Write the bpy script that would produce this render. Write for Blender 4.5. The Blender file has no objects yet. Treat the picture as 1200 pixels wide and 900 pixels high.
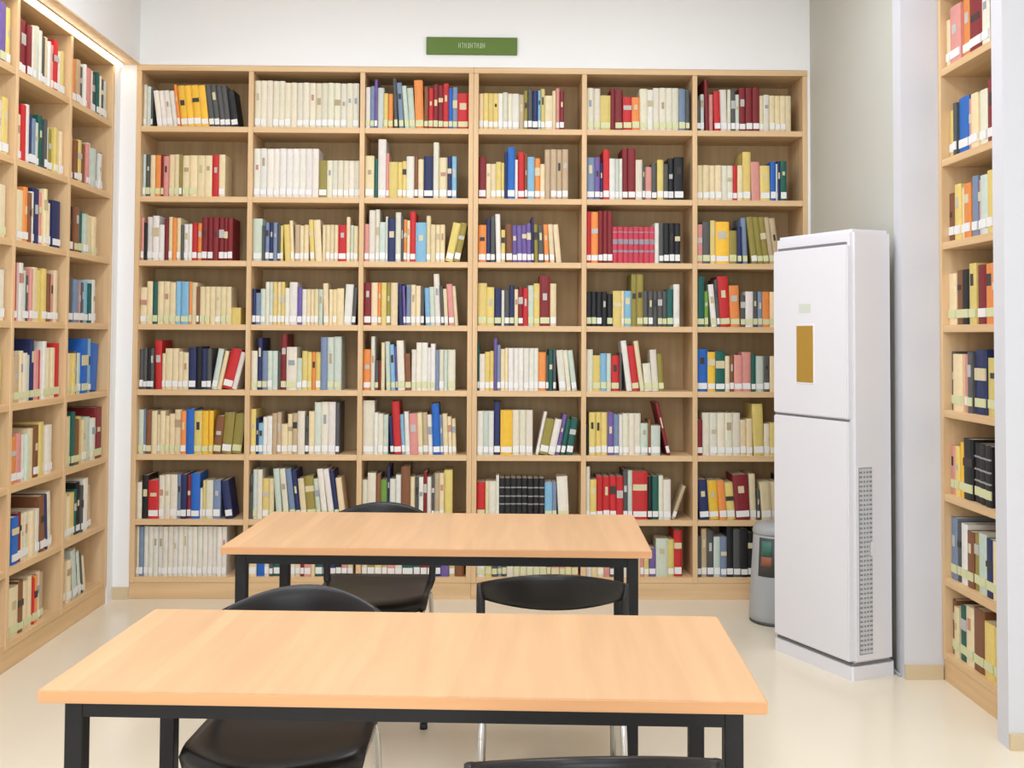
import bpy, bmesh, math, random
from mathutils import Vector, Matrix

random.seed(11)
PI = math.pi
scene = bpy.context.scene
COL = scene.collection

# ------------------------------------------------------------------ camera
PIT, YAW, ROL, CY, FPX = math.radians(1.894), math.radians(.953), math.radians(.283), 350.98, 1285.0
cam_d = bpy.data.cameras.new('camera')
cam = bpy.data.objects.new('camera', cam_d)
COL.objects.link(cam)
sy, cy_, sp, cp, sr, cr = math.sin(YAW), math.cos(YAW), math.sin(PIT), math.cos(PIT), math.sin(ROL), math.cos(ROL)
Rv = Vector((cy_, -sy, 0)); Fv = Vector((cp * sy, cp * cy_, sp)); Uv = Vector((-sp * sy, -sp * cy_, cp))
R2 = cr * Rv + sr * Uv; U2 = -sr * Rv + cr * Uv
m = Matrix.Identity(4)
for i in range(3):
    m[i][0] = R2[i]; m[i][1] = U2[i]; m[i][2] = -Fv[i]
m.translation = Vector((0, 0, 1.4))
cam.matrix_world = m
cam_d.sensor_width = 36
cam_d.sensor_fit = 'HORIZONTAL'
cam_d.lens = FPX / 1200 * 36
cam_d.shift_y = -(450 - CY) / 1200
cam_d.clip_start = .05
scene.camera = cam

# ------------------------------------------------------------------ world, lights, exposure
world = bpy.data.worlds.new('world'); scene.world = world
world.use_nodes = True
world.node_tree.nodes['Background'].inputs[0].default_value = (.9, .95, 1, 1)
world.node_tree.nodes['Background'].inputs[1].default_value = .3
def area(name, loc, rot, sx, sy_, power, col=(1, 1, 1)):
    d = bpy.data.lights.new(name, 'AREA'); d.shape = 'RECTANGLE'; d.size = sx; d.size_y = sy_
    d.energy = power; d.color = col
    o = bpy.data.objects.new(name, d); COL.objects.link(o); o.location = loc; o.rotation_euler = rot
    return o
for ix, lx in enumerate((-.95, .75)):
    for iy, ly in enumerate((.2, 2.3, 4.15)):
        area('ceiling_panel_light', (lx, ly, 3.36), (0, 0, 0), .6, 1.2, ((38, 40, 38), (18, 22, 36))[ix][iy], (.90, .965, 1.08))
area('unseen_window_fill', (.1, -2.3, 1.6), (PI / 2, 0, 0), 3.8, 2.4, 160, (.87, .955, 1.08))  # unseen window behind the camera, added as fill for the shelf fronts
scene.view_settings.view_transform = 'Standard'
scene.view_settings.look = 'None'
scene.view_settings.gamma = 1
scene.view_settings.use_curve_mapping = False
scene.view_settings.exposure = -0.62

# ------------------------------------------------------------------ materials
def lin(c):
    return tuple(((v / 255) / 12.92 if v / 255 <= .04045 else ((v / 255 + .055) / 1.055) ** 2.4) for v in c) + (1,)
def mat(name, col, rough=.6, metal=0, spec=.5, noise=0, nscale=8):
    M = bpy.data.materials.new(name); M.use_nodes = True
    nt = M.node_tree; b = nt.nodes['Principled BSDF']
    b.inputs['Base Color'].default_value = lin(col); b.inputs['Roughness'].default_value = rough
    b.inputs['Metallic'].default_value = metal; b.inputs['Specular IOR Level'].default_value = spec
    if noise:
        tc = nt.nodes.new('ShaderNodeTexCoord'); n = nt.nodes.new('ShaderNodeTexNoise'); n.inputs['Scale'].default_value = nscale
        n.inputs['Detail'].default_value = 5
        mx = nt.nodes.new('ShaderNodeMix'); mx.data_type = 'RGBA'
        c = lin(col)
        mx.inputs[6].default_value = tuple(v * (1 - noise) for v in c[:3]) + (1,)
        mx.inputs[7].default_value = tuple(min(1, v * (1 + noise)) for v in c[:3]) + (1,)
        nt.links.new(tc.outputs['Object'], n.inputs['Vector']); nt.links.new(n.outputs['Fac'], mx.inputs[0])
        nt.links.new(mx.outputs[2], b.inputs['Base Color'])
    return M
def wood(name, col, stretch, rough=.45, amp=.12, bands=0):
    """grain noise stretched along one axis; optional wide stave bands"""
    M = bpy.data.materials.new(name); M.use_nodes = True
    nt = M.node_tree; b = nt.nodes['Principled BSDF']; b.inputs['Roughness'].default_value = rough
    b.inputs['Specular IOR Level'].default_value = .35
    tc = nt.nodes.new('ShaderNodeTexCoord'); mp = nt.nodes.new('ShaderNodeMapping')
    mp.inputs['Scale'].default_value = stretch
    n = nt.nodes.new('ShaderNodeTexNoise'); n.inputs['Scale'].default_value = 1; n.inputs['Detail'].default_value = 6
    nt.links.new(tc.outputs['Object'], mp.inputs[0]); nt.links.new(mp.outputs[0], n.inputs['Vector'])
    rp = nt.nodes.new('ShaderNodeValToRGB'); c = lin(col)
    rp.color_ramp.elements[0].position = .3; rp.color_ramp.elements[1].position = .72
    rp.color_ramp.elements[0].color = (c[0] * (1 - amp), c[1] * (1 - amp * 1.3), c[2] * (1 - amp * 1.7), 1)
    rp.color_ramp.elements[1].color = (min(1, c[0] * (1 + amp * .6)), min(1, c[1] * (1 + amp * .6)), min(1, c[2] * (1 + amp * .6)), 1)
    nt.links.new(n.outputs['Fac'], rp.inputs[0])
    out = rp.outputs[0]
    if bands:
        mp2 = nt.nodes.new('ShaderNodeMapping'); mp2.inputs['Scale'].default_value = (bands, .6, 1)
        v = nt.nodes.new('ShaderNodeTexVoronoi'); v.inputs['Scale'].default_value = 1
        nt.links.new(tc.outputs['Object'], mp2.inputs[0]); nt.links.new(mp2.outputs[0], v.inputs['Vector'])
        sp_ = nt.nodes.new('ShaderNodeSeparateColor'); nt.links.new(v.outputs['Color'], sp_.inputs[0])
        mr = nt.nodes.new('ShaderNodeMapRange'); mr.inputs[3].default_value = .93; mr.inputs[4].default_value = 1.05
        nt.links.new(sp_.outputs[0], mr.inputs[0])
        mm = nt.nodes.new('ShaderNodeVectorMath'); mm.operation = 'SCALE'
        nt.links.new(out, mm.inputs[0]); nt.links.new(mr.outputs[0], mm.inputs[3])
        out = mm.outputs[0]
    nt.links.new(out, b.inputs['Base Color'])
    return M
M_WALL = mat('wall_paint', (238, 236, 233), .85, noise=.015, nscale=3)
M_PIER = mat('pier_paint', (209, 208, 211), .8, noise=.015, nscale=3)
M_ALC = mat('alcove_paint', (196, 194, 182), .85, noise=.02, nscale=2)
M_CEIL = mat('ceiling_paint', (238, 236, 230), .9)
M_FLOOR = mat('polished_floor', (232, 220, 197), .22, spec=.4, noise=.05, nscale=2.2)
M_BASE = mat('baseboard_stone', (206, 186, 150), .5, noise=.06, nscale=14)
M_WV = wood('shelf_wood_vertical', (222, 188, 144), (28, 28, 1.6))
M_WH = wood('shelf_wood_horizontal', (222, 188, 144), (1.6, 28, 28))
M_WY = wood('shelf_wood_depthwise', (222, 186, 138), (28, 1.6, 28))
M_BACK = wood('shelf_back_wood', (190, 160, 116), (26, 26, 1.4), rough=.6)
M_TOP = wood('table_beech', (214, 171, 128), (34, 2.2, 20), rough=.38, amp=.07, bands=9)
M_EDGE = wood('table_edge_beech', (212, 158, 110), (2, 30, 30), rough=.45, amp=.08)
M_BLK = mat('black_steel', (24, 23, 23), .5, spec=.3)
M_SEAT = mat('black_leatherette', (20, 16, 15), .34, spec=.35, noise=.1, nscale=60)
M_UPR = mat('black_plastic', (24, 23, 24), .5)
M_CHR = mat('chrome', (205, 205, 205), .18, metal=1)
M_AC = mat('appliance_white', (225, 223, 226), .35, spec=.45)
M_ACG = mat('appliance_seam_grey', (120, 118, 118), .5)
M_GRILL = mat('grille_grey', (196, 196, 198), .5)
M_GRILLB = mat('grille_backing_grey', (140, 140, 143), .7)  # darker grey backing panel behind the grille slats
M_GOLD = mat('gold_panel', (184, 144, 62), .35, metal=.25, noise=.06, nscale=5)
M_MARK = mat('pale_mark', (205, 210, 196), .5)
M_SIGN = mat('sign_green', (84, 112, 24), .5, noise=.05, nscale=12)
M_LET = mat('sign_lettering', (170, 186, 146), .5)
M_BIN = mat('bin_grey', (168, 170, 170), .4, noise=.02, nscale=6)
M_BIND = mat('bin_dark', (70, 72, 74), .5)
M_TEAL = mat('print_teal', (64, 116, 100), .5)
M_RUST = mat('print_rust', (150, 90, 62), .5)
M_PAGE = mat('paper_pages', (226, 214, 186), .85, noise=.06, nscale=90)
M_STICK = mat('spine_sticker_white', (232, 230, 226), .6)
M_LIME = mat('spine_sticker_lime', (212, 212, 164), .6)
M_LED = bpy.data.materials.new('led_emitter'); M_LED.use_nodes = True
_b = M_LED.node_tree.nodes['Principled BSDF']
_b.inputs['Emission Color'].default_value = (1, .94, .82, 1); _b.inputs['Emission Strength'].default_value = 14
def cover_mat(name, attr):
    M = bpy.data.materials.new(name); M.use_nodes = True; nt = M.node_tree; b = nt.nodes['Principled BSDF']
    b.inputs['Roughness'].default_value = .5; b.inputs['Specular IOR Level'].default_value = .35
    if attr:
        a = nt.nodes.new('ShaderNodeAttribute'); a.attribute_name = 'Col'; src = a.outputs['Color']
    else:
        a = nt.nodes.new('ShaderNodeObjectInfo'); src = a.outputs['Color']
    tc = nt.nodes.new('ShaderNodeTexCoord'); n = nt.nodes.new('ShaderNodeTexNoise'); n.inputs['Scale'].default_value = 35
    n.inputs['Detail'].default_value = 4
    mr = nt.nodes.new('ShaderNodeMapRange'); mr.inputs[3].default_value = .86; mr.inputs[4].default_value = 1.1
    mm = nt.nodes.new('ShaderNodeVectorMath'); mm.operation = 'SCALE'
    nt.links.new(tc.outputs['Object'], n.inputs['Vector']); nt.links.new(n.outputs['Fac'], mr.inputs[0])
    nt.links.new(src, mm.inputs[0]); nt.links.new(mr.outputs[0], mm.inputs[3]); nt.links.new(mm.outputs[0], b.inputs['Base Color'])
    return M
M_COVER = cover_mat('book_cover', False)
M_COVERS = cover_mat('book_cover_mixed', True)

# ------------------------------------------------------------------ helpers
def tag(o, label, cat, group=None):
    o['label'] = label; o['category'] = cat
    if group: o['group'] = group
    return o
def empty(name, loc=(0, 0, 0), rz=0):
    o = bpy.data.objects.new(name, None); COL.objects.link(o); o.location = loc; o.rotation_euler = (0, 0, rz)
    o.empty_display_size = .1
    return o
def link(name, bm, material, parent=None, smooth=False):
    me = bpy.data.meshes.new(name)
    bmesh.ops.recalc_face_normals(bm, faces=bm.faces)
    bm.to_mesh(me); bm.free()
    if smooth:
        me.polygons.foreach_set('use_smooth', [True] * len(me.polygons))
    me.materials.append(material)
    o = bpy.data.objects.new(name, me); COL.objects.link(o); o.parent = parent
    return o
def add_box(bm, x0, x1, y0, y1, z0, z1):
    v = [bm.verts.new(p) for p in ((x0, y0, z0), (x1, y0, z0), (x1, y1, z0), (x0, y1, z0), (x0, y0, z1), (x1, y0, z1), (x1, y1, z1), (x0, y1, z1))]
    for f in ((3, 2, 1, 0), (4, 5, 6, 7), (0, 1, 5, 4), (1, 2, 6, 5), (2, 3, 7, 6), (3, 0, 4, 7)):
        bm.faces.new([v[i] for i in f])
def box(name, x0, x1, y0, y1, z0, z1, material, parent=None, bevel=0, seg=1):
    """a box whose origin sits at its own centre-base"""
    bm = bmesh.new(); cx, cyy = (x0 + x1) / 2, (y0 + y1) / 2
    add_box(bm, x0 - cx, x1 - cx, y0 - cyy, y1 - cyy, 0, z1 - z0)
    if bevel: bmesh.ops.bevel(bm, geom=bm.edges[:], offset=bevel, segments=seg, affect='EDGES', profile=.6)
    o = link(name, bm, material, parent, smooth=False); o.location = (cx, cyy, z0)
    return o
def struct(o):
    o['kind'] = 'structure'; return o
def tube(bm, pts, r, n=10):
    pts = [Vector(p) for p in pts]; rings = []
    for i, p in enumerate(pts):
        d = (pts[min(i + 1, len(pts) - 1)] - pts[max(i - 1, 0)]).normalized()
        a = Vector((1, 0, 0)) if abs(d.x) < .8 else Vector((0, 1, 0))
        u = d.cross(a).normalized(); w = d.cross(u)
        rings.append([bm.verts.new(p + r * (math.cos(2 * PI * k / n) * u + math.sin(2 * PI * k / n) * w)) for k in range(n)])
    for A, B in zip(rings, rings[1:]):
        for k in range(n): bm.faces.new((A[k], A[(k + 1) % n], B[(k + 1) % n], B[k]))
    bm.faces.new(rings[0][::-1]); bm.faces.new(rings[-1])
def shell(bm, nx, ny, top, bot):
    """closed slab between two height-field grids top(u,v), bot(u,v) -> xyz, u,v in 0..1"""
    T = [[bm.verts.new(top(i / nx, j / ny)) for j in range(ny + 1)] for i in range(nx + 1)]
    B = [[bm.verts.new(bot(i / nx, j / ny)) for j in range(ny + 1)] for i in range(nx + 1)]
    for i in range(nx):
        for j in range(ny):
            bm.faces.new((T[i][j], T[i + 1][j], T[i + 1][j + 1], T[i][j + 1]))
            bm.faces.new((B[i][j + 1], B[i + 1][j + 1], B[i + 1][j], B[i][j]))
    for i in range(nx):
        bm.faces.new((T[i + 1][0], T[i][0], B[i][0], B[i + 1][0])); bm.faces.new((T[i][ny], T[i + 1][ny], B[i + 1][ny], B[i][ny]))
    for j in range(ny):
        bm.faces.new((T[0][j], T[0][j + 1], B[0][j + 1], B[0][j])); bm.faces.new((T[nx][j + 1], T[nx][j], B[nx][j], B[nx][j + 1]))

# ------------------------------------------------------------------ the room
ZC = 3.4
YB, XL, XR = 5.871, -2.007, 1.85
BAY = .5976; X0 = -1.9065
BULK = -1.906
struct(box('floor', -2.5, 3.2, -2.7, 6.4, -.06, 0, M_FLOOR))
struct(box('ceiling', -2.5, 3.2, -2.7, 6.4, ZC, ZC + .08, M_CEIL))
# left: wall behind the shelves, bulkhead above them, plain wall nearer the camera
struct(box('wall_left', -2.5, -2.33, -2.7, 6.4, 0, ZC, M_WALL))
struct(box('wall_left_bulkhead', -2.33, BULK, 3.42, YB, 2.85, ZC, M_WALL))
struct(box('wall_left_near', -2.33, BULK, -2.7, 3.42, 0, ZC, M_WALL))
struct(box('trim_1', -2.325, BULK, 3.425, YB - .002, 2.842, 2.85, M_WV))
struct(box('wall_back', -2.33, 3.2, 6.19, 6.4, 0, ZC, M_WALL))
struct(box('wall_back_upper', -2.33, 1.706, YB, 6.19, 2.845, ZC, M_WALL))
struct(box('wall_back_strip', -2.33, X0 - .0134, YB, 6.19, 0, 2.845, M_WALL))
struct(box('wall_left_strip', -2.33, XL + .002, 5.792, YB, 0, 2.842, M_WALL))
struct(box('baseboard_back', XL + .002, X0 - .0134, YB - .012, YB, 0, .065, M_BASE))
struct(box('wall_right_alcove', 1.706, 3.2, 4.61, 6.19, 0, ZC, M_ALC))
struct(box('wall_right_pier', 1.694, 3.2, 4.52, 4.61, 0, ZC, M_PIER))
struct(box('baseboard_right', 1.694, XR, 4.508, 4.52, 0, .06, M_BASE))
struct(box('wall_right_niche', XR + .325, 3.2, 3.835, 4.52, 0, ZC, M_WALL))
struct(box('wall_right_header', XR, XR + .325, 3.835, 4.52, 2.86, ZC, M_WALL))
struct(box('wall_right_filler', XR, XR + .325, 3.835, 3.945, 0, 2.86, M_WALL))
struct(box('wall_right_pillar', 1.762, 3.2, 3.752, 3.835, 0, ZC, M_PIER))
struct(box('wall_back_filler', 1.6925, 1.706, YB, 6.19, 0, 2.845, M_WALL))
struct(box('baseboard_right_pillar', 1.762, 3.0, 3.740, 3.752, 0, .055, M_BASE))
struct(box('wall_right', 3.0, 3.2, -2.7, 3.752, 0, ZC, M_WALL))
struct(box('wall_front', -1.906, 3.0, -2.7, -2.5, 0, ZC, M_WALL))

# ------------------------------------------------------------------ bookcases
ZR = [2.828, 2.499, 2.122, 1.779, 1.438, 1.090, .747, .404, .101]
T = .030
DEP = .30
def deck(r):            # top of the board the books of row r stand on
    return ZR[r + 1] + (T / 2 if r < 7 else .014)
def clear(r):
    return ZR[r] - T / 2 - deck(r)
class Frame:            # maps (along, depth, z) of a bookcase to world: along runs left to right as one faces it
    def __init__(s, o, ax, dp): s.o, s.ax, s.dp = o, ax, dp
    def box(s, name, a0, a1, d0, d1, z0, z1, material, parent, bevel=.0012):
        p = [(s.o[0] + s.ax[0] * a + s.dp[0] * d, s.o[1] + s.ax[1] * a + s.dp[1] * d) for a, d in ((a0, d0), (a1, d1))]
        o = box(name, min(p[0][0], p[1][0]), max(p[0][0], p[1][0]), min(p[0][1], p[1][1]), max(p[0][1], p[1][1]), z0, z1, material, None, bevel)
        o.parent = parent; o.location -= parent.location
        return o
def bookcase(name, fr, edges, label, along_mat, loc):
    """edges: [(centre, thickness), ...] of the uprights"""
    e = empty(name, loc); tag(e, label, 'bookcase', 'built-in wooden bookcases')
    a_first = edges[0][0] - edges[0][1] / 2; a_last = edges[-1][0] + edges[-1][1] / 2
    for i, (c, t) in enumerate(edges):
        fr.box('side_panel' if i in (0, len(edges) - 1) else 'divider', c - t / 2, c + t / 2, 0, DEP, .087, ZR[0] - T / 2, M_WV, e)
    fr.box('top_panel', a_first, a_last, -.004, DEP, ZR[0] - T / 2, ZR[0] + T / 2, along_mat, e)
    fr.box('back_panel', a_first, a_last, DEP, DEP + .012, .0, ZR[0] + T / 2, M_BACK, e, 0)
    fr.box('plinth', a_first, a_last, .006, .026, 0, .087, along_mat, e)
    for (c0, t0), (c1, t1) in zip(edges, edges[1:]):
        for r in range(8):
            z1 = deck(r)
            fr.box('shelf', c0 + t0 / 2, c1 - t1 / 2, .003, DEP, z1 - T + (.002 if r == 7 else 0), z1, along_mat, e)
    return e
FB = Frame((0, YB), (1, 0), (0, 1))
uT = .026
e0 = [X0 + BAY * i for i in range(7)]
edgesA = [(e0[0], uT), (e0[1], uT), (e0[2], uT), (e0[3] - .0135, uT)]
edgesB = [(e0[3] + .0135, uT), (e0[4], uT), (e0[5], uT), (e0[6], uT)]
bookcase('bookcase', FB, edgesA, 'wooden wall bookcase on the back wall, half nearer the left corner', M_WH, (X0 + BAY * 1.5, YB + .15, 0))
bookcase('bookcase', FB, edgesB, 'wooden wall bookcase on the back wall, half behind the white appliance', M_WH, (X0 + BAY * 4.5, YB + .15, 0))
LE = [3.445, 4.03, 4.615, 5.200, 5.775]
FL = Frame((XL, 0), (0, 1), (-1, 0))
bookcase('bookcase', FL, [(a, uT) for a in LE], 'wooden bookcase along the left wall under a light strip', M_WY, (XL - .15, 4.6, 0))
FR = Frame((XR, 0), (0, -1), (1, 0))
RE = [-4.505, -3.960]
bookcase('bookcase', FR, [(a, uT) for a in RE], 'narrow wooden bookcase in the niche between right pier and pillar', M_WY, (XR + .15, 4.23, 0))

# light strip under the bulkhead
ls = empty('light_strip', (XL + .016, 4.62, 2.826)); tag(ls, 'glowing light strip along the top of the left bookcase', 'light strip')
o = box('channel', -.012, .012, -1.17, 1.21, .008, .016, M_CHR, ls); o = box('diffuser', -.010, .010, -1.168, 1.208, -.004, .008, M_LED, ls, .002)

# ------------------------------------------------------------------ books
PAL = {'W': ((228, 222, 210), 'white'), 'I': ((224, 216, 194), 'ivory'), 'C': ((230, 210, 168), 'cream'), 'T': ((192, 168, 134), 'tan'),
       'F': ((222, 198, 116), 'pale yellow'), 'Y': ((240, 190, 62), 'golden yellow'), 'O': ((232, 142, 72), 'orange'), 'R': ((196, 44, 46), 'red'),
       'M': ((128, 38, 42), 'maroon'), 'P': ((216, 146, 136), 'pink'), 'N': ((42, 50, 92), 'navy'), 'B': ((40, 102, 184), 'blue'),
       'L': ((132, 180, 208), 'light blue'), 'S': ((122, 138, 164), 'slate blue'), 'V': ((112, 92, 152), 'violet'), 'K': ((30, 30, 32), 'black'),
       'g': ((84, 84, 82), 'grey'), 'D': ((34, 92, 82), 'dark green'), 'E': ((112, 152, 62), 'green'), 'A': ((150, 136, 66), 'olive'),
       'U': ((130, 84, 54), 'brown'), 'Z': ((200, 210, 194), 'pale green'), 'J': ((198, 66, 84), 'rose banded'), 'Q': ((34, 33, 34), 'black banded')}
BACK = [  # [bay][row] = (end fraction, tokens); a token is Colour width : height : top offset (in zoomed photo pixels) * count
 [(.90, 'I18:215 Z22:205 g10:195 W28:185:-25*4 O14:215:-25 Y38:212:-25*4 g28:215:-28*4 K38:190:-28'),
  (.78, 'Z15:215 g22:215 C22:210 O24:210 M14:215 P22:205 C26:215 C24:215 A12:215 C34:210*4 R32:215 C28:215'),
  (.86, 'P15:215 K15:190 W30:220 W34:225 W26:180 M24:210 C20:220 O22:215 C20:215 g14:180 W26:185 W20:185 R26:190 O24:190 M29:220*4 M20:220 M26:215'),
  (.94, 'C30:185 C26:215 D24:215 C28:215*2 C28:210 L22:215 L36:215 O14:215 C24:210 U12:190 C24:190 C24:190*5 F45:85'),
  (.93, 'g22:200 g20:205 K20:205 g18:205 R38:245:-5 C16:180 C40:205 C34:205 C24:190 C30:185 N40:210 K30:215 N30:205 g24:205 Z30:205:35 C22:195:40 R55:205:50 W26:190:48'),
  (.96, 'Z26:220 S12:220 U30:220 C28:215 C14:195 C26:215 C20:190 C26:200 C34:220 O26:215 B40:225 F40:215 Y32:215 Y24:215 U40:190:18 A50:205:18 A50:200:20'),
  (.90, 'I26:180 K34:215 R56:190 I28:215 I28:218 I38:218 S22:220 N30:220 M22:215 B46:225 W16:150 F14:190 I40:190 S40:190 N40:190:-28'),
  (.84, 'I16:250 S20:248 W25:250*17')],
 [(.985, 'I29:240*5 I30:230*12'),
  (1.0, 'W31:248*10 A40:190 I26:190*6'),
  (.99, 'Z50:215 g16:180 S22:195 N24:195 S22:195 g18:185 F14:180 F34:185:-10 C18:205:-10 T30:185 C20:180 C28:185 F24:210:-10 C38:210:-12 C22:185*4 R46:185 C20:225 Z20:185 C24:180'),
  (.97, 'N18:180 S24:160 Z24:180 I20:215 Z20:215 F20:215 C20:215 F18:215 W22:185 W40:215 V26:190 W22:180 C20:180*3 Z22:180 C26:210:-5 C20:180*2 C36:185 W40:205:10 g20:190:12'),
  (.84, 'I28:195 N22:260 S24:195 Z22:195 Z24:195 g14:190 M28:280 I48:215 Z24:160 F24:195 F20:190 O18:190 F24:190 S30:265 Z30:265 Z34:268'),
  (.83, 'F26:225 N14:180 L22:155 W20:185 W26:190 T24:205 T20:210 C32:150 C26:200 T24:205 I36:215 g20:190 C28:215 Z34:260 I36:262 W36:262 g20:260'),
  (.90, 'g16:220 Z22:245 I26:245 F34:200 C26:200 Z30:250:-20 I30:250:-25 S30:250:-30 N26:240:-30 C30:200:-20 A50:210:-20 Z24:200:-20 W30:250:-30 W30:250:-35 N24:240:-36 C30:205:-26'),
  (.97, 'C40:215 B40:215 W26:205 g20:215 D60:220 B30:215 W26:200 C28:215 M20:215 P36:210 C20:215 D40:215 N40:220 N30:215 K30:215 P30:205 C30:210')],
 [(1.0, 'W24:210 S22:215 V16:250 Z34:210 F22:180 O26:180 g20:255:-10 S26:235:-15 Z24:220:-18 Z32:210:-15 O46:250:-10 U22:215 R26:210 M26:230 M26:225 R30:235 B20:210 S26:215 R60:185'),
  (.885, 'C46:215 D20:200 W40:300 P16:230 F44:185 F24:185 F20:190 W40:215 U20:215 C28:200 N50:215 I28:285 C44:210 N22:215 L24:215'),
  (.92, 'P26:190 I34:260 I24:265 Z34:200 W12:230 N44:220 I30:250 g14:230 O20:215 C16:210 R32:255 L60:200 C24:235 C28:190 C26:190*2 F44:200:42 A36:200:40'),
  (.91, 'M40:215 C34:215 O20:215 F28:215 A22:215 C38:215 N24:210:-8 V14:200:-8 S24:205 C26:205 C28:200 g18:195 L26:190:-8 Z26:195:-8 W30:260:-12 g18:200:-10 C20:185:-10 P30:210:-15 C18:200:-15'),
  (.885, 'O44:205 I22:270 g20:150 M16:150 C20:240 Z26:245:-8 L24:230:-10 V14:220:-10 W40:250:-10 U36:185:-8 W26:205 W30:240 W34:240 W18:215 W26:235 S22:205 I28:205 Z20:205 I44:205'),
  (.90, 'I62:270 W20:210 I28:205 Z26:200 N20:190:-12 R40:265:-15 L20:200:-12 W24:215:-10 P44:205:-8 C26:210:-8 T28:210:-8 W24:200:-8 B40:255:-10 S16:200:-8 C26:205:-8 C20:190:-8 C20:180:-6'),
  (.865, 'I26:195 I40:230 U24:220 E30:195 N14:262 W28:200 W26:220 U44:262 C24:210 g18:210 W22:210 M18:235 W22:210 g14:220 T24:230 C22:230 F40:245'),
  (.98, 'C24:215 A34:215 F30:210 T24:215 P34:205 W30:215 D50:220 D30:210 M30:215 U20:215 N40:220 V36:215 F24:205 U40:215')],
 [(.83, 'C24:185 F26:185*3 W24:185 I26:190 I24:185 W36:185 T26:180 A20:200 g24:205 N30:200 L14:200 F22:210 C40:175 C18:200 P20:215 M24:200'),
  (.87, 'M40:215 C24:180 C26:180 F28:190 F16:185 N14:240 B40:265 W14:200 R36:240 U14:230 L36:215 O30:210 C24:180 T30:255*4'),
  (.81, 'O44:190 N24:220 g24:235 W26:245:-6 F22:165 U36:195:-5 V26:190:-4*3 V24:200:-4 N12:230:-4 A24:195:-5 g28:190:-5 O26:195:-8 C26:195:-12 C30:195:-18'),
  (.76, 'F44:215 F36:195 N36:190 W14:180 g24:180 N24:205 C18:185 M24:195 R24:190 Z28:205 F28:215 M52:255 C30:215'),
  (.965, 'D12:240 I32:185 F28:195 F22:200 V20:265 S20:230 C24:210 C20:215 W30:215*5 W24:215 O44:195 g16:180 D26:210 g16:210 W40:205:-18 I26:205:-20 Z30:205:-24'),
  (.92, 'W28:220 Z24:220 W22:220 N30:265 Y54:225 I30:225*3 .12 W14:220:45 A40:180:38 W30:180:38 V20:205:42 D20:180:34 D30:185:30'),
  (.89, 'R46:185 C20:190 I36:190 W16:220 Q30:205*8 L40:185 S24:185 W56:215:-10'),
  (.98, 'W40:215 F30:205 g26:215 S20:210 g22:215 I30:215*6 M20:210 P40:215 P24:205 F30:215 P30:210')],
 [(.98, 'I34:215*2 F52:180 M22:215 M40:210 R44:170 O40:170 I40:215 W28:210 I32:220*4 S34:215 g20:210'),
  (.925, 'S36:215 V24:215 N14:190 R28:255 W26:210 Z18:210 W14:210 M26:265 M34:265 I30:205 g12:180 P30:170 g24:190 F28:205 g22:185 K26:215 K44:220'),
  (.89, 'R22:260 O34:260 M22:265*2 M24:265 J25:185*8 W20:205 g22:205 K26:205*3'),
  (.885, 'K24:175*4 K28:165 F40:180 C12:180 L34:180 A26:265 A30:265 g22:180*5 D30:190 W28:215'),
  (.74, 'I32:210 F36:180 L30:190 Z20:190 R40:180 g12:190 W26:255:-32 R34:230:-28 C22:255:-34 I36:140:-12 I30:210:-14 A26:190:-12'),
  (.80, 'K14:150 F30:215 F28:215*2 V30:215 S24:205 W18:205 I28:210*3 Z34:160 U12:180 Z44:150 M16:270:-62'),
  (.84, 'I18:265 F28:200 R29:215*4 g20:245 Z20:245 R66:240 K20:215 D28:215 I20:220 W32:200 T16:175:62'),
  (.91, 'W30:215 C30:210*2 P30:215 g30:210 N30:215 W30:205 C30:210*2 P20:205 F24:140 V36:140 Z60:190 F30:185 R40:230')],
 [(.905, 'g18:160 Z18:190 M18:265:-8 P20:190 R30:205:-5 W34:215:-5 I16:215 g22:215 Z18:190 M32:225*3 C22:185 I28:190 C26:185*4'),
  (.86, 'C28:180*4 I28:180 I24:180 R20:180 C24:180 F36:250 P40:200:-5 F44:180:-3 B24:200 W10:190 N12:205 D28:205'),
  (.80, 'P24:200 g34:215 F22:220 Y60:215 A34:170 N18:190 S22:235:-10 A26:240:-28*3 T20:240:-30 T24:235:-30'),
  (.87, 'D34:255 E18:180 W24:215:-18 g14:240:-15 R48:255:-15 O44:210:-8 g22:160 W34:180 g22:180 S20:180 O34:180 C30:180 U26:190*2'),
  (.88, 'B48:215 Y34:200 D44:205 C20:180 U20:180 P36:185 P40:200 D20:190 Z36:180 g26:180 C34:180 I30:180 T24:185'),
  (.86, 'M24:180 I33:215*5 C28:180 C26:185 F46:260:-8 I26:160 F30:165 I20:165 C26:190'),
  (.84, 'N40:200:-13 Y40:195:-12 O30:195:-14 F34:185:-14 M60:225:-15 C26:230:-8 g12:150 C40:190:-12 C34:190:-12 K24:220:-10'),
  (.80, 'g16:200 T20:240 g24:230 Z24:200 S22:200 K24:250 g26:240 K26:240 K22:220 g22:225*2 K26:220 D30:200')]]
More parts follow.
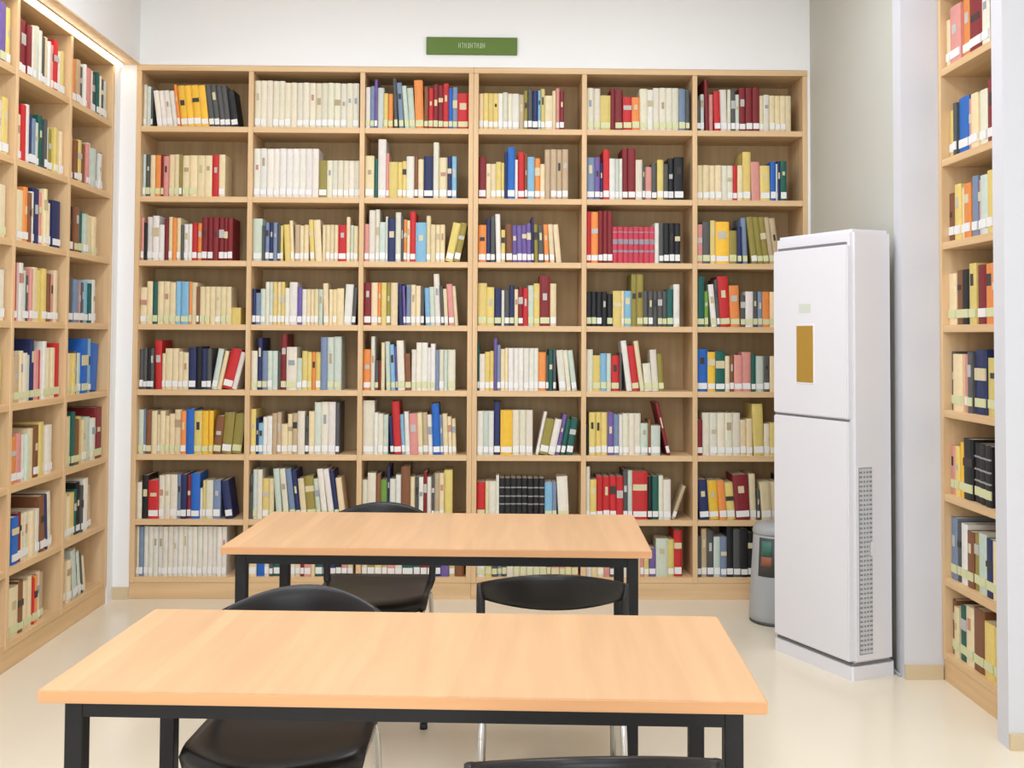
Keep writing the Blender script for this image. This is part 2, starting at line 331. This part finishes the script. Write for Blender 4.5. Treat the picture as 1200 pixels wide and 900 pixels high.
LFAR = [(.96, 'O40:21 T40:22 g40:20 W20:22 P50:21 W20:21 g40:20 D30:22 I20:21 g30:20 Z40:20'),
        (.90, 'C40:22 U40:20 F40:21 g14:22 U40:20 P30:21 I40:22 Z50:20 S30:20 W40:19 U20:20'),
        (.76, 'K50:22 U50:22 D40:21 Z40:20 C60:20 C40:20'), (.74, 'g40:22 S50:21 P40:20 g20:20 L40:21 D30:20 W30:22'),
        (.88, 'C40:20 F30:20 g30:21 Z30:20 B60:27 L30:27 B80:24:2.5'), (.97, 'C60:24 D40:26 U40:22 F50:23 C40:21 Z50:22 W40:21 M80:26'),
        (.74, 'C50:22 C40:20 F60:21 D20:22 K50:25 g20:23 W60:26 T30:22:-2'), (.66, 'T60:21 C50:20 Z60:24:-4 g20:23:-4 Z40:22:-4 g20:20:-4 C40:18:-4')]
LMID = [(.97, 'M40:24 M50:24 M50:23 I40:24 Z40:25 I30:24 g40:22 C40:23 W30:22 P20:21 R50:24 W40:20 F40:21'),
        (.98, 'C50:20 R50:25 W40:26 N20:22 S40:21 Z40:20 D50:24 g30:23 I30:20 A50:20 F40:21 C40:22 C40:21'),
        (.94, 'C60:22 O40:24 U30:22 W30:23 N60:25 P30:24 C30:26 C30:20 g20:20 N80:22'), (.92, 'R50:25 W40:25 Z40:22 g30:20 P30:23 C60:24 F50:23 F50:24 U40:22 P40:22 C40:24'),
        (.98, 'T60:20 C40:22 I50:21 Z40:20 N40:27 P50:22 R30:22 W40:26 C50:23*2 R60:25'), (.86, 'O60:20 P60:21 W40:20 Z40:20 C60:22 U60:23 F60:24 F30:23 W80:22'),
        (.92, 'L20:18 B70:20 M40:21 C40:20 I50:20 C50:20 I40:20 U60:25:-2 N30:25:-2 I40:26:-2 F30:24:-2'), (.76, 'C90:21 U50:22 C50:21 C40:22 R20:20 O30:21 C40:22 T40:21')]
tail = ['P40:24 N60:25 V60:25 F40:24', 'I60:22 F50:24', 'g50:21 P40:22 C60:22', 'C60:22 I70:21', 'g60:22 W60:24 F60:21', 'D50:22 F40:20 A60:20 C40:20', 'C80:21 O60:22', 'C60:20 P70:22']
RIG = ['C30:20 P80:24 O60:26 M90:25 I50:22 g40:22', 'F60:20 g30:22 B90:23 P30:21 C60:22 I60:22 M100:25', 'U50:20 F60:23 C40:21 O60:22 S50:24 P40:22 Z60:23 F50:24 O30:22',
       'C70:21 U50:22 K60:22 F60:24 M70:23 O60:23*2', 'g30:24 C80:23 P50:23 g40:24 N90:25 F80:22 C40:21', 'P40:20 F40:20 Y50:22 K90:24 Q60:23*4', 'S60:25 g30:24 W60:24 U60:22 A40:22 Z70:23 N60:22 C40:22 M60:23', 'U30:22 C40:20 D50:22 C60:23 U80:24 F70:21*2']
MIX = 'WIICCCTFFYORMPNBLSVKgDAUZ'
def rnd_cell(n):
    return ' '.join('%s%d:%d' % (random.choice(MIX), random.randint(22, 46), random.randint(19, 25)) for _ in range(n))
def parse(s, hscale):
    out = []
    for t in s.split():
        if t[0] == '.': out.append(('.', float(t[1:]), 0, 0)); continue
        n = 1
        if '*' in t: t, k = t.split('*'); n = int(k)
        f = t[1:].split(':')
        for _ in range(n): out.append((t[0], float(f[0]), float(f[1]) * hscale, float(f[2]) * hscale if len(f) > 2 else 0.))
    return out
def layout(tok, s):
    """stand the books side by side: each touches the one before at the tightest height. returns (x of the pivot corner, theta, token)"""
    res = []; prev = None; x = 0.
    for c, w, h, dx in tok:
        if c == '.': x += w * s; prev = None; continue
        th = math.atan2(dx, h); wb = w * s; foot = wb / math.cos(th)
        xl = x
        if prev:
            px, pth, ph = prev       # right flank of the one before: px + z*tan(pth), up to its top
            zt = min(ph * math.cos(pth), h * math.cos(th))
            xl = max(px, px + zt * (math.tan(pth) - math.tan(th)))
        elif th < 0:
            xl = max(x, -h * math.sin(th))
        xl += .0006
        res.append((xl, th, c, wb, h)); prev = (xl + foot, th, h); x = xl + foot
    return res, x
def cell(tok, room, end):
    lo, hi = 1e-5, .02
    for _ in range(40):
        mid = (lo + hi) / 2
        r, x = layout(tok, mid)
        top = max(a + (h * math.sin(t) + w / math.cos(t) if t > 0 else w / math.cos(t)) for a, t, c, w, h in r)
        if x > room * end or top > room - .001: hi = mid
        else: lo = mid
    return layout(tok, lo)[0]
ORD = ['first', 'second', 'third', 'fourth', 'fifth', 'sixth', 'seventh', 'eighth', 'ninth', 'tenth']
def nth(n):
    return ORD[n] if n < 10 else '%dth' % (n + 1) if (n + 1) not in (21, 22, 23) else '%d%s' % (n + 1, {21: 'st', 22: 'nd', 23: 'rd'}[n + 1])
SHELF = ['top shelf', 'second shelf', 'third shelf', 'fourth shelf', 'fifth shelf', 'sixth shelf', 'seventh shelf', 'bottom shelf']
books = []      # dicts
def fill(where, place, group, fr_to_world, rz, a0, a1, row, end, s, hscale, pxs, seen=1., start=0.):
    room = a1 - a0
    tk = [(c, w, min(h, clear(row) - .012), dx) for c, w, h, dx in parse(s, hscale)]
    L = cell(tk, room - .002, end)
    lime = random.random() < .35
    for k, (xl, th, c, w, h) in enumerate(L):
        along = a0 + .001 + xl
        books.append(dict(c=c, w=w, h=h, th=th, along=along, row=row, rz=rz, fr=fr_to_world, place=place, k=k, group=group, where=where,
                          setb=random.uniform(.018, .034), d=min(.235, max(.13, h * random.uniform(.66, .76))),
                          lime=lime and random.random() < .8, area=w * h * pxs(along) * seen, last=len(L)))
bays = ['first bay', 'second bay', 'third bay', 'fourth bay', 'fifth bay', 'sixth bay']
inner = [(edgesA[0], edgesA[1]), (edgesA[1], edgesA[2]), (edgesA[2], edgesA[3]), (edgesB[0], edgesB[1]), (edgesB[1], edgesB[2]), (edgesB[2], edgesB[3])]
for b in range(6):
    for r in range(8):
        end, s = BACK[b][r]
        seen = 1.
        if r == 7 and b in (1, 2, 3): seen = .25
        if r == 7 and b == 4: seen = .5
        fill('back', '%s, %s of back wall shelves' % (SHELF[r], bays[b]), 'books on the back wall shelves',
             lambda a, d, z: (a, YB + d, z), 0, inner[b][0][0] + uT / 2, inner[b][1][0] - uT / 2, r, end, s, 1 / 938.6, lambda a: 219 ** 2, seen)
def lw(a, d, z): return (XL - d, a, z)
def rw(a, d, z): return (XR + d, -a, z)
for r in range(8):
    pl = lambda a: 2 * 1285 / a ** 2 * 1285 / a
    fill('left', '%s, far bay of left shelves' % SHELF[r], 'books on the left wall shelves', lw, PI / 2, LE[3] + uT / 2, LE[4] - uT / 2, r, LFAR[r][0], 'T44:20 ' + LFAR[r][1], .01, pl)
    fill('left', '%s, middle bay of left shelves' % SHELF[r], 'books on the left wall shelves', lw, PI / 2, LE[2] + uT / 2, LE[3] - uT / 2, r, LMID[r][0], 'C50:21 ' + LMID[r][1], .01, pl)
    near = rnd_cell(11) + ' ' + tail[r]
    fill('left', '%s, cropped bay at left edge of photo' % SHELF[r], 'books on the left wall shelves', lw, PI / 2, LE[1] + uT / 2, LE[2] - uT / 2, r, .97, near, .01,
         lambda a: (pl(a) if a > 4.44 else 0))
    fill('left', 'x', 'x', lw, PI / 2, LE[0] + uT / 2, LE[1] - uT / 2, r, .93, rnd_cell(14), .01, lambda a: 0)
    fill('right', '%s of narrow right niche bookcase' % SHELF[r], 'books on the right niche shelves', rw, -PI / 2, RE[0] + uT / 2, RE[1] - uT / 2, r, .96, RIG[r] + ' ' + rnd_cell(1), .01,
         lambda a: (1.85 * 1285 / a ** 2 * 1285 / -a if -a > 4.06 else 0))
ranked = sorted(range(len(books)), key=lambda i: -books[i]['area'])
single = set(ranked[:300])
def cover_geo(w, h, d):
    t = min(.0022, w * .2); q = min(.005, w * .25)
    out = [(0, d), (0, q), (w * .22, .0008), (w * .5, 0), (w * .78, .0008), (w, q), (w, d), (w - t, d), (w - t, q + t), (t, q + t), (t, d)]
    n = len(out)
    v = [(x, y, 0.) for x, y in out] + [(x, y, h) for x, y in out]
    f = [(i, (i + 1) % n, (i + 1) % n + n, i + n) for i in range(n)]
    for a, b_, c_, d_ in ((0, 1, 9, 10), (5, 6, 7, 8)):        # boards, top and bottom
        f += [(d_, c_, b_, a), (a + n, b_ + n, c_ + n, d_ + n)]
    f += [(9, 1, 2, 3), (9, 3, 8), (8, 3, 4, 5)]
    f += [tuple(i + n for i in reversed(q_)) for q_ in ((9, 1, 2, 3), (9, 3, 8), (8, 3, 4, 5))]
    return v, f
def box_geo(x0, x1, y0, y1, z0, z1):
    return ([(x0, y0, z0), (x1, y0, z0), (x1, y1, z0), (x0, y1, z0), (x0, y0, z1), (x1, y0, z1), (x1, y1, z1), (x0, y1, z1)],
            [(3, 2, 1, 0), (4, 5, 6, 7), (0, 1, 5, 4), (1, 2, 6, 5), (2, 3, 7, 6), (3, 0, 4, 7)])
def pages_geo(w, h, d):
    t = min(.0022, w * .2); q = min(.005, w * .25)
    return box_geo(t, w - t, q + t, d - .004, .002, h - .003)
def stick_geo(w, h, lo, hi):
    return box_geo(w * .06, w * .94, -.0009, .0035, lo, hi)
def mesh(name, geo, material):
    me = bpy.data.meshes.new(name); me.from_pydata(geo[0], [], geo[1]); me.materials.append(material); return me
def jit(c):
    k = random.uniform(.93, 1.05); l = lin(c)
    return (min(1, l[0] * k * random.uniform(.96, 1.04)), min(1, l[1] * k), min(1, l[2] * k * random.uniform(.94, 1.06)), 1)
def place_matrix(bk):
    z = deck(bk['row']); p = bk['fr'](bk['along'], bk['setb'], z)
    w, th = bk['w'], bk['th']
    base = Matrix.Translation(p) @ Matrix.Rotation(bk['rz'], 4, 'Z')
    if abs(th) < 1e-4: return base
    if th > 0:      # leaning to the right: rests on its lower right corner
        foot = w / math.cos(th)
        return base @ Matrix.Translation((foot, 0, 0)) @ Matrix.Rotation(th, 4, 'Y') @ Matrix.Translation((-w, 0, 0))
    return base @ Matrix.Rotation(th, 4, 'Y')
SV, SF, SM, SC = [], [], [], []
def stuff_add(geo, M, mi, col):
    n = len(SV); SV.extend(tuple(M @ Vector(v)) for v in geo[0])
    for f in geo[1]:
        SF.append(tuple(i + n for i in f)); SM.append(mi); SC.append(col)
for i, bk in enumerate(books):
    w, h, d, th = bk['w'], bk['h'], bk['d'], bk['th']
    rgb, cname = PAL[bk['c']]; colr = jit(rgb); M = place_matrix(bk)
    has_lab = random.random() < .86 and h > .12 and bk['c'] not in 'QJ' or bk['where'] == 'right'
    lo, hi = (.014, .014 + random.uniform(.028, .036))
    if bk['where'] == 'right': lo, hi = .028, .062
    pale = bk['c'] in 'WICZ'
    title = (random.random() < (.22 if pale else .45) and w > .013 and h > .15)
    tcol = lin(random.choice([(176, 156, 124), (190, 140, 120), (150, 156, 164), (196, 180, 140)]) if pale else random.choice([(214, 200, 160), (190, 186, 178), (60, 52, 48)]))
    tx = random.choice([(.3, .7), (.3, .7), (.04, .96), (.2, .8)]); tz = random.uniform(.5, .66) * h; th_ = random.uniform(.09, .2) * h
    bands = [(.30, .36), (.52, .66), (.84, .87)] if bk['c'] == 'J' else [(.36, .39), (.55, .58), (.76, .79)] if bk['c'] == 'Q' else []
    bcol = lin((150, 140, 150)) if bk['c'] == 'J' else lin((150, 148, 142))
    if i in single:
        o = bpy.data.objects.new('book', mesh('book', cover_geo(w, h, d), M_COVER)); COL.objects.link(o)
        o.matrix_world = M; o.color = colr
        adj = 'leaning ' if abs(th) > .1 else 'tall ' if h > .255 else 'short ' if h < .175 else ''
        pos = 'leftmost' if bk['k'] == 0 else 'rightmost' if bk['k'] == bk['last'] - 1 and bk['where'] == 'back' else nth(bk['k']) + ' from left'
        if 'cropped' in bk['place']:
            pos = nth(bk['last'] - 1 - bk['k']) + ' from right' if bk['k'] < bk['last'] - 1 else 'rightmost'
        tag(o, '%s%s book, %s, %s' % (adj, cname, pos, bk['place']), 'book', bk['group'])
        p = bpy.data.objects.new('pages', mesh('pages', pages_geo(w, h, d), M_PAGE)); COL.objects.link(p); p.parent = o
        if has_lab:
            p = bpy.data.objects.new('spine_label', mesh('spine_label', stick_geo(w, h, lo, hi), M_LIME if bk['lime'] else M_STICK)); COL.objects.link(p); p.parent = o
        if bands:
            for q0, q1 in bands:
                p = bpy.data.objects.new('title_band', mesh('title_band', stick_geo(w, h, q0 * h, q1 * h), M_COVER)); COL.objects.link(p); p.parent = o; p.color = bcol
        elif title:
            p = bpy.data.objects.new('title_panel', mesh('title_panel', box_geo(w * tx[0], w * tx[1], -.0008, .0045, tz, tz + th_), M_COVER)); COL.objects.link(p); p.parent = o; p.color = tcol
    else:
        stuff_add(cover_geo(w, h, d), M, 0, colr); stuff_add(pages_geo(w, h, d), M, 1, colr)
        if has_lab: stuff_add(stick_geo(w, h, lo, hi), M, 3 if bk['lime'] else 2, colr)
        if bands:
            for q0, q1 in bands: stuff_add(stick_geo(w, h, q0 * h, q1 * h), M, 0, bcol)
        elif title: stuff_add(box_geo(w * tx[0], w * tx[1], -.0008, .0045, tz, tz + th_), M, 0, tcol)
me = bpy.data.meshes.new('shelved_books'); me.from_pydata(SV, [], SF)
for mm_ in (M_COVERS, M_PAGE, M_STICK, M_LIME): me.materials.append(mm_)
me.polygons.foreach_set('material_index', SM)
ca = me.color_attributes.new('Col', 'FLOAT_COLOR', 'CORNER')
buf = []
for p_, c_ in zip(me.polygons, SC): buf.extend(list(c_) * p_.loop_total)
ca.data.foreach_set('color', buf)
so = bpy.data.objects.new('shelved_books', me); COL.objects.link(so)
tag(so, 'remaining slimmer books standing between the others on all the shelves', 'books'); so['kind'] = 'stuff'

# ------------------------------------------------------------------ tables
def table(loc, rz, W, D, label):
    e = empty('library_table', loc, rz); tag(e, label, 'table', 'library tables')
    H, th = .74, .024
    bm = bmesh.new(); add_box(bm, -W / 2, W / 2, -D / 2, D / 2, H - th, H)
    bmesh.ops.bevel(bm, geom=bm.edges[:], offset=.002, segments=2, affect='EDGES')
    top = link('tabletop', bm, M_TOP, e)
    for nm, b in (('edge_band', (-W / 2 + .003, W / 2 - .003, -D / 2 - .0012, -D / 2 + .001)), ('edge_band', (-W / 2 + .003, W / 2 - .003, D / 2 - .001, D / 2 + .0012))):
        bm = bmesh.new(); add_box(bm, *b, H - th + .002, H - .002); link(nm, bm, M_EDGE, top)
    for s in (-1, 1):
        bm = bmesh.new(); x = s * W / 2; add_box(bm, min(x - .001, x + .0012), max(x - .001, x + .0012), -D / 2 + .003, D / 2 - .003, H - th + .002, H - .002); link('edge_band', bm, M_EDGE, top)
    ix, iy, l = W / 2 - .038, D / 2 - .03, .035
    zt = H - th
    for sx in (-1, 1):
        for s2 in (-1, 1):
            bm = bmesh.new(); x = sx * (ix - l / 2); y = s2 * (iy - l / 2)
            add_box(bm, x - l / 2, x + l / 2, y - l / 2, y + l / 2, .008, zt)
            bmesh.ops.bevel(bm, geom=bm.edges[:], offset=.002, segments=1, affect='EDGES')
            lg = link('leg', bm, M_BLK, e)
            bm = bmesh.new(); add_box(bm, x - l / 2 + .003, x + l / 2 - .003, y - l / 2 + .003, y + l / 2 - .003, 0, .01); link('foot_glide', bm, M_UPR, lg)
    for s2 in (-1, 1):
        bm = bmesh.new(); y = s2 * (iy - l / 2); add_box(bm, -ix + l, ix - l, y - .0165, y + .0165, zt - .034, zt); link('rail', bm, M_BLK, e)
        bm = bmesh.new(); x = s2 * (ix - l / 2); add_box(bm, x - .0165, x + .0165, -iy + l, iy - l, zt - .034, zt); link('rail', bm, M_BLK, e)
    return e
table((-.155, 2.336, 0), math.radians(-2.9), 1.342, .607, 'beech topped library table with black legs, nearest the camera')
table((-.163, 3.762, 0), math.radians(-2.45), 1.337, .685, 'beech topped library table with black legs, nearer the back shelves')

# ------------------------------------------------------------------ chairs (front towards local -y)
def chair(loc, rz, label):
    e = empty('visitor_chair', loc, rz); tag(e, label, 'chair', 'black chairs at the library tables')
    W, SZ = .43, .45
    def pl(u, v):
        a = 2 * u - 1
        yf = -.245 + .12 * abs(a) ** 1.8
        y = yf + (.205 - yf) * v
        x = a * W / 2 * (1 - .04 * v)
        rise = -.012 * (1 - a * a) * math.sin(PI * min(1, v * 1.1)) - .016 * max(0, 1 - v / .16) ** 2 + .012 * max(0, (v - .7) / .3) ** 2
        return x, y, rise
    def top(u, v):
        x, y, r = pl(u, v); ed = .006 * (max(0, abs(2 * u - 1) - .9) / .1) ** 2
        return (x, y, SZ + r - ed)
    def bot(u, v):
        x, y, r = pl(u, v); return (x * .97, y * .98, SZ + r * .6 - .038)
    bm = bmesh.new(); shell(bm, 18, 14, top, bot); link('seat', bm, M_SEAT, e, True)
    def bk(u, v, off):
        a = 2 * u - 1
        zt = .732 - .045 * abs(a) ** 2; zb = .630 + .008 * a * a
        return (a * .208, .262 - .10 * a * a + .018 * v + off * (1 - .5 * (2 * v - 1) ** 4), zb + (zt - zb) * v)
    bm = bmesh.new(); shell(bm, 18, 8, lambda u, v: bk(u, v, -.013), lambda u, v: bk(u, v, .013)); link('backrest', bm, M_SEAT, e, True)
    for s in (-1, 1):
        bm = bmesh.new()
        pts = [(s * .188, .08, .425), (s * .195, .135, .425), (s * .205, .162, .45), (s * .208, .168, .55), (s * .208, .170, .64), (s * .207, .174, .682)]
        tube(bm, pts, .0135); link('upright', bm, M_UPR, e, True)
        bm = bmesh.new(); tube(bm, [(s * .195, -.12, .41), (s * .20, -.145, .385), (s * .205, -.165, .25), (s * .21, -.185, .012)], .010)
        l1 = link('leg', bm, M_CHR, e, True)
        bm = bmesh.new(); tube(bm, [(s * .21, -.185, 0), (s * .21, -.185, .02)], .014); link('foot_cap', bm, M_UPR, l1, True)
        bm = bmesh.new(); tube(bm, [(s * .195, .14, .41), (s * .20, .165, .385), (s * .205, .19, .25), (s * .21, .225, .012)], .010)
        l2 = link('leg', bm, M_CHR, e, True)
        bm = bmesh.new(); tube(bm, [(s * .21, .225, 0), (s * .21, .225, .02)], .014); link('foot_cap', bm, M_UPR, l2, True)
        bm = bmesh.new(); tube(bm, [(s * .195, -.125, .404), (s * .195, .145, .404)], .010); link('seat_rail', bm, M_CHR, e, True)
    bm = bmesh.new(); tube(bm, [(-.195, -.06, .402), (.195, -.06, .402)], .009); link('stretcher', bm, M_CHR, e, True)
    return e
chair((-.50, 2.685, 0), math.radians(-2), 'black chair tucked under the near table from behind, facing the camera')
chair((.178, 3.37, 0), PI + math.radians(-1), 'black chair on the near side of the farther table, its back showing')
chair((-.445, 4.15, 0), math.radians(-2), 'black chair behind the farther table, seat seen under the tabletop')
chair((.168, 2.04, 0), PI + math.radians(2), 'black chair in the foreground, only its top edge in the picture')

# ------------------------------------------------------------------ floor-standing air conditioner
ang = math.atan2(-.460, .199)
AW, AD, AH = .501, .232, 1.850
ac = empty('air_conditioner', (1.262, 4.945, 0), ang); tag(ac, 'tall white floor-standing air conditioner by the right pier', 'air conditioner')
def rbox(name, x0, x1, y0, y1, z0, z1, r, seg, material, parent, vert_only=False):
    bm = bmesh.new(); add_box(bm, x0, x1, y0, y1, z0, z1)
    ed = [e for e in bm.edges if abs(e.verts[0].co.z - e.verts[1].co.z) > 1e-5] if vert_only else bm.edges[:]
    bmesh.ops.bevel(bm, geom=ed, offset=r, segments=seg, affect='EDGES')
    return link(name, bm, material, parent)
body = rbox('body', 0, AW, .018, AD, .062, AH, .014, 4, M_AC, ac)
rbox('base', -.003, AW + .003, .004, AD + .003, 0, .056, .012, 3, M_AC, ac, True)
rbox('base_gap', .006, AW - .006, .016, AD - .008, .05, .066, .003, 1, M_ACG, ac, True)
rbox('upper_front_panel', .006, AW - .012, 0, .03, 1.062, 1.785, .005, 2, M_AC, ac)
rbox('lower_front_panel', .006, AW - .012, 0, .03, .074, 1.052, .005, 2, M_AC, ac)
rbox('panel_gap', .010, AW - .02, .008, .022, 1.046, 1.066, .001, 1, M_ACG, ac)
rbox('air_outlet', .03, AW - .03, .008, .022, 1.786, 1.797, .001, 1, M_ACG, ac)
rbox('display_panel', .169, .280, -.003, .01, 1.204, 1.450, .002, 1, M_GOLD, ac)
rbox('display_frame', .163, .286, -.0015, .01, 1.196, 1.458, .002, 1, M_AC, ac)
rbox('maker_mark', .185, .262, -.0008, .01, 1.505, 1.545, .0005, 1, M_MARK, ac)
gr = rbox('side_grille', AW - .004, AW + .001, .045, .118, .10, .865, .002, 1, M_GRILLB, ac)
bm = bmesh.new(); n = 40
for k in range(n):
    z = .112 + k * (.742 / (n - 1)); add_box(bm, AW, AW + .004, .05, .113, z - .0055, z + .0055)
for y in (.066, .0815, .097):
    add_box(bm, AW, AW + .0045, y - .002, y + .002, .104, .861)
sl = link('grille_slats', bm, M_GRILL, gr); sl['kind'] = 'stuff'
rbox('side_handle', AW - .001, AW + .006, .105, .128, .50, .56, .003, 2, M_AC, ac)
bm = bmesh.new(); tube(bm, [(AW - .12, AD - .01, .05), (AW - .09, AD + .008, .045), (AW - .05, AD + .016, .02), (AW + .0, AD + .014, .007), (AW + .03, AD + .005, .006)], .006); link('power_cable', bm, M_BIN, ac, True)

# ------------------------------------------------------------------ bin
bn = empty('litter_bin', (1.405, 5.44, 0)); tag(bn, 'grey tapered litter bin half hidden behind the white air conditioner', 'bin')
def lathe(bm, prof, n=36):
    R = [[bm.verts.new((r * math.cos(2 * PI * k / n), r * math.sin(2 * PI * k / n), z)) for k in range(n)] for r, z in prof]
    for A, B in zip(R, R[1:]):
        for k in range(n): bm.faces.new((A[k], A[(k + 1) % n], B[(k + 1) % n], B[k]))
    bm.faces.new(R[0][::-1]); bm.faces.new(R[-1])
bm = bmesh.new(); lathe(bm, [(.128, .012), (.134, .02), (.134, .05), (.112, .43), (.108, .435)]); link('body', bm, M_BIN, bn, True)
bm = bmesh.new(); lathe(bm, [(.126, 0), (.132, .004), (.132, .014)]); link('base_ring', bm, M_BIND, bn, True)
bm = bmesh.new(); lathe(bm, [(.114, .432), (.116, .44), (.114, .455), (.10, .478), (.05, .49), (.01, .492)]); lid = link('lid', bm, M_BIN, bn, True)
def arc_panel(name, a0, a1, z0, z1, off, material, parent):
    bm = bmesh.new()
    rad = lambda z: .134 + (z - .05) * (.112 - .134) / .38
    def g(o): return lambda u, v: ((rad(z0 + (z1 - z0) * v) + o) * math.cos(a0 + (a1 - a0) * u), (rad(z0 + (z1 - z0) * v) + o) * math.sin(a0 + (a1 - a0) * u), z0 + (z1 - z0) * v)
    shell(bm, 8, 2, g(off), g(-.003)); return link(name, bm, material, parent, True)
A0 = math.radians(-149)
pp = arc_panel('printed_panel', A0, A0 + 1.2, .235, .42, .0015, M_BIND, bn)
arc_panel('teal_print', A0 + .12, A0 + .6, .335, .405, .0022, M_TEAL, pp)
arc_panel('rust_print', A0 + .12, A0 + .6, .285, .33, .0022, M_RUST, pp)

# ------------------------------------------------------------------ sign
sg = empty('wall_sign', (-.1255, YB - .002, 2.912)); tag(sg, 'green wall sign with pale lettering above the back bookcase', 'sign')
rbox('plate', -.2445, .2445, -.014, .001, 0, .093, .0015, 1, M_SIGN, sg)
bm = bmesh.new(); random.seed(3)
n = 9; cw = .146 / n
for k in range(n):      # too small to read in the photograph: pale upright strokes with a bar across
    x = -.072 + k * cw; w = cw * .74; z0, z1 = .034, .062; t = .0030
    for xx in ((x, x + w - t), (x + w / 2,), (x, x + w - t), (x + w * .3, x + w * .7))[k % 4]:
        add_box(bm, xx, xx + t, -.0155, -.013, z0, z1)
    zz = (z0 + .011, z1 - t, z0 + .014, z0)[k % 4]
    add_box(bm, x, x + w, -.0154, -.013, zz, zz + t)
lt = link('lettering', bm, M_LET, sg); lt['kind'] = 'stuff'
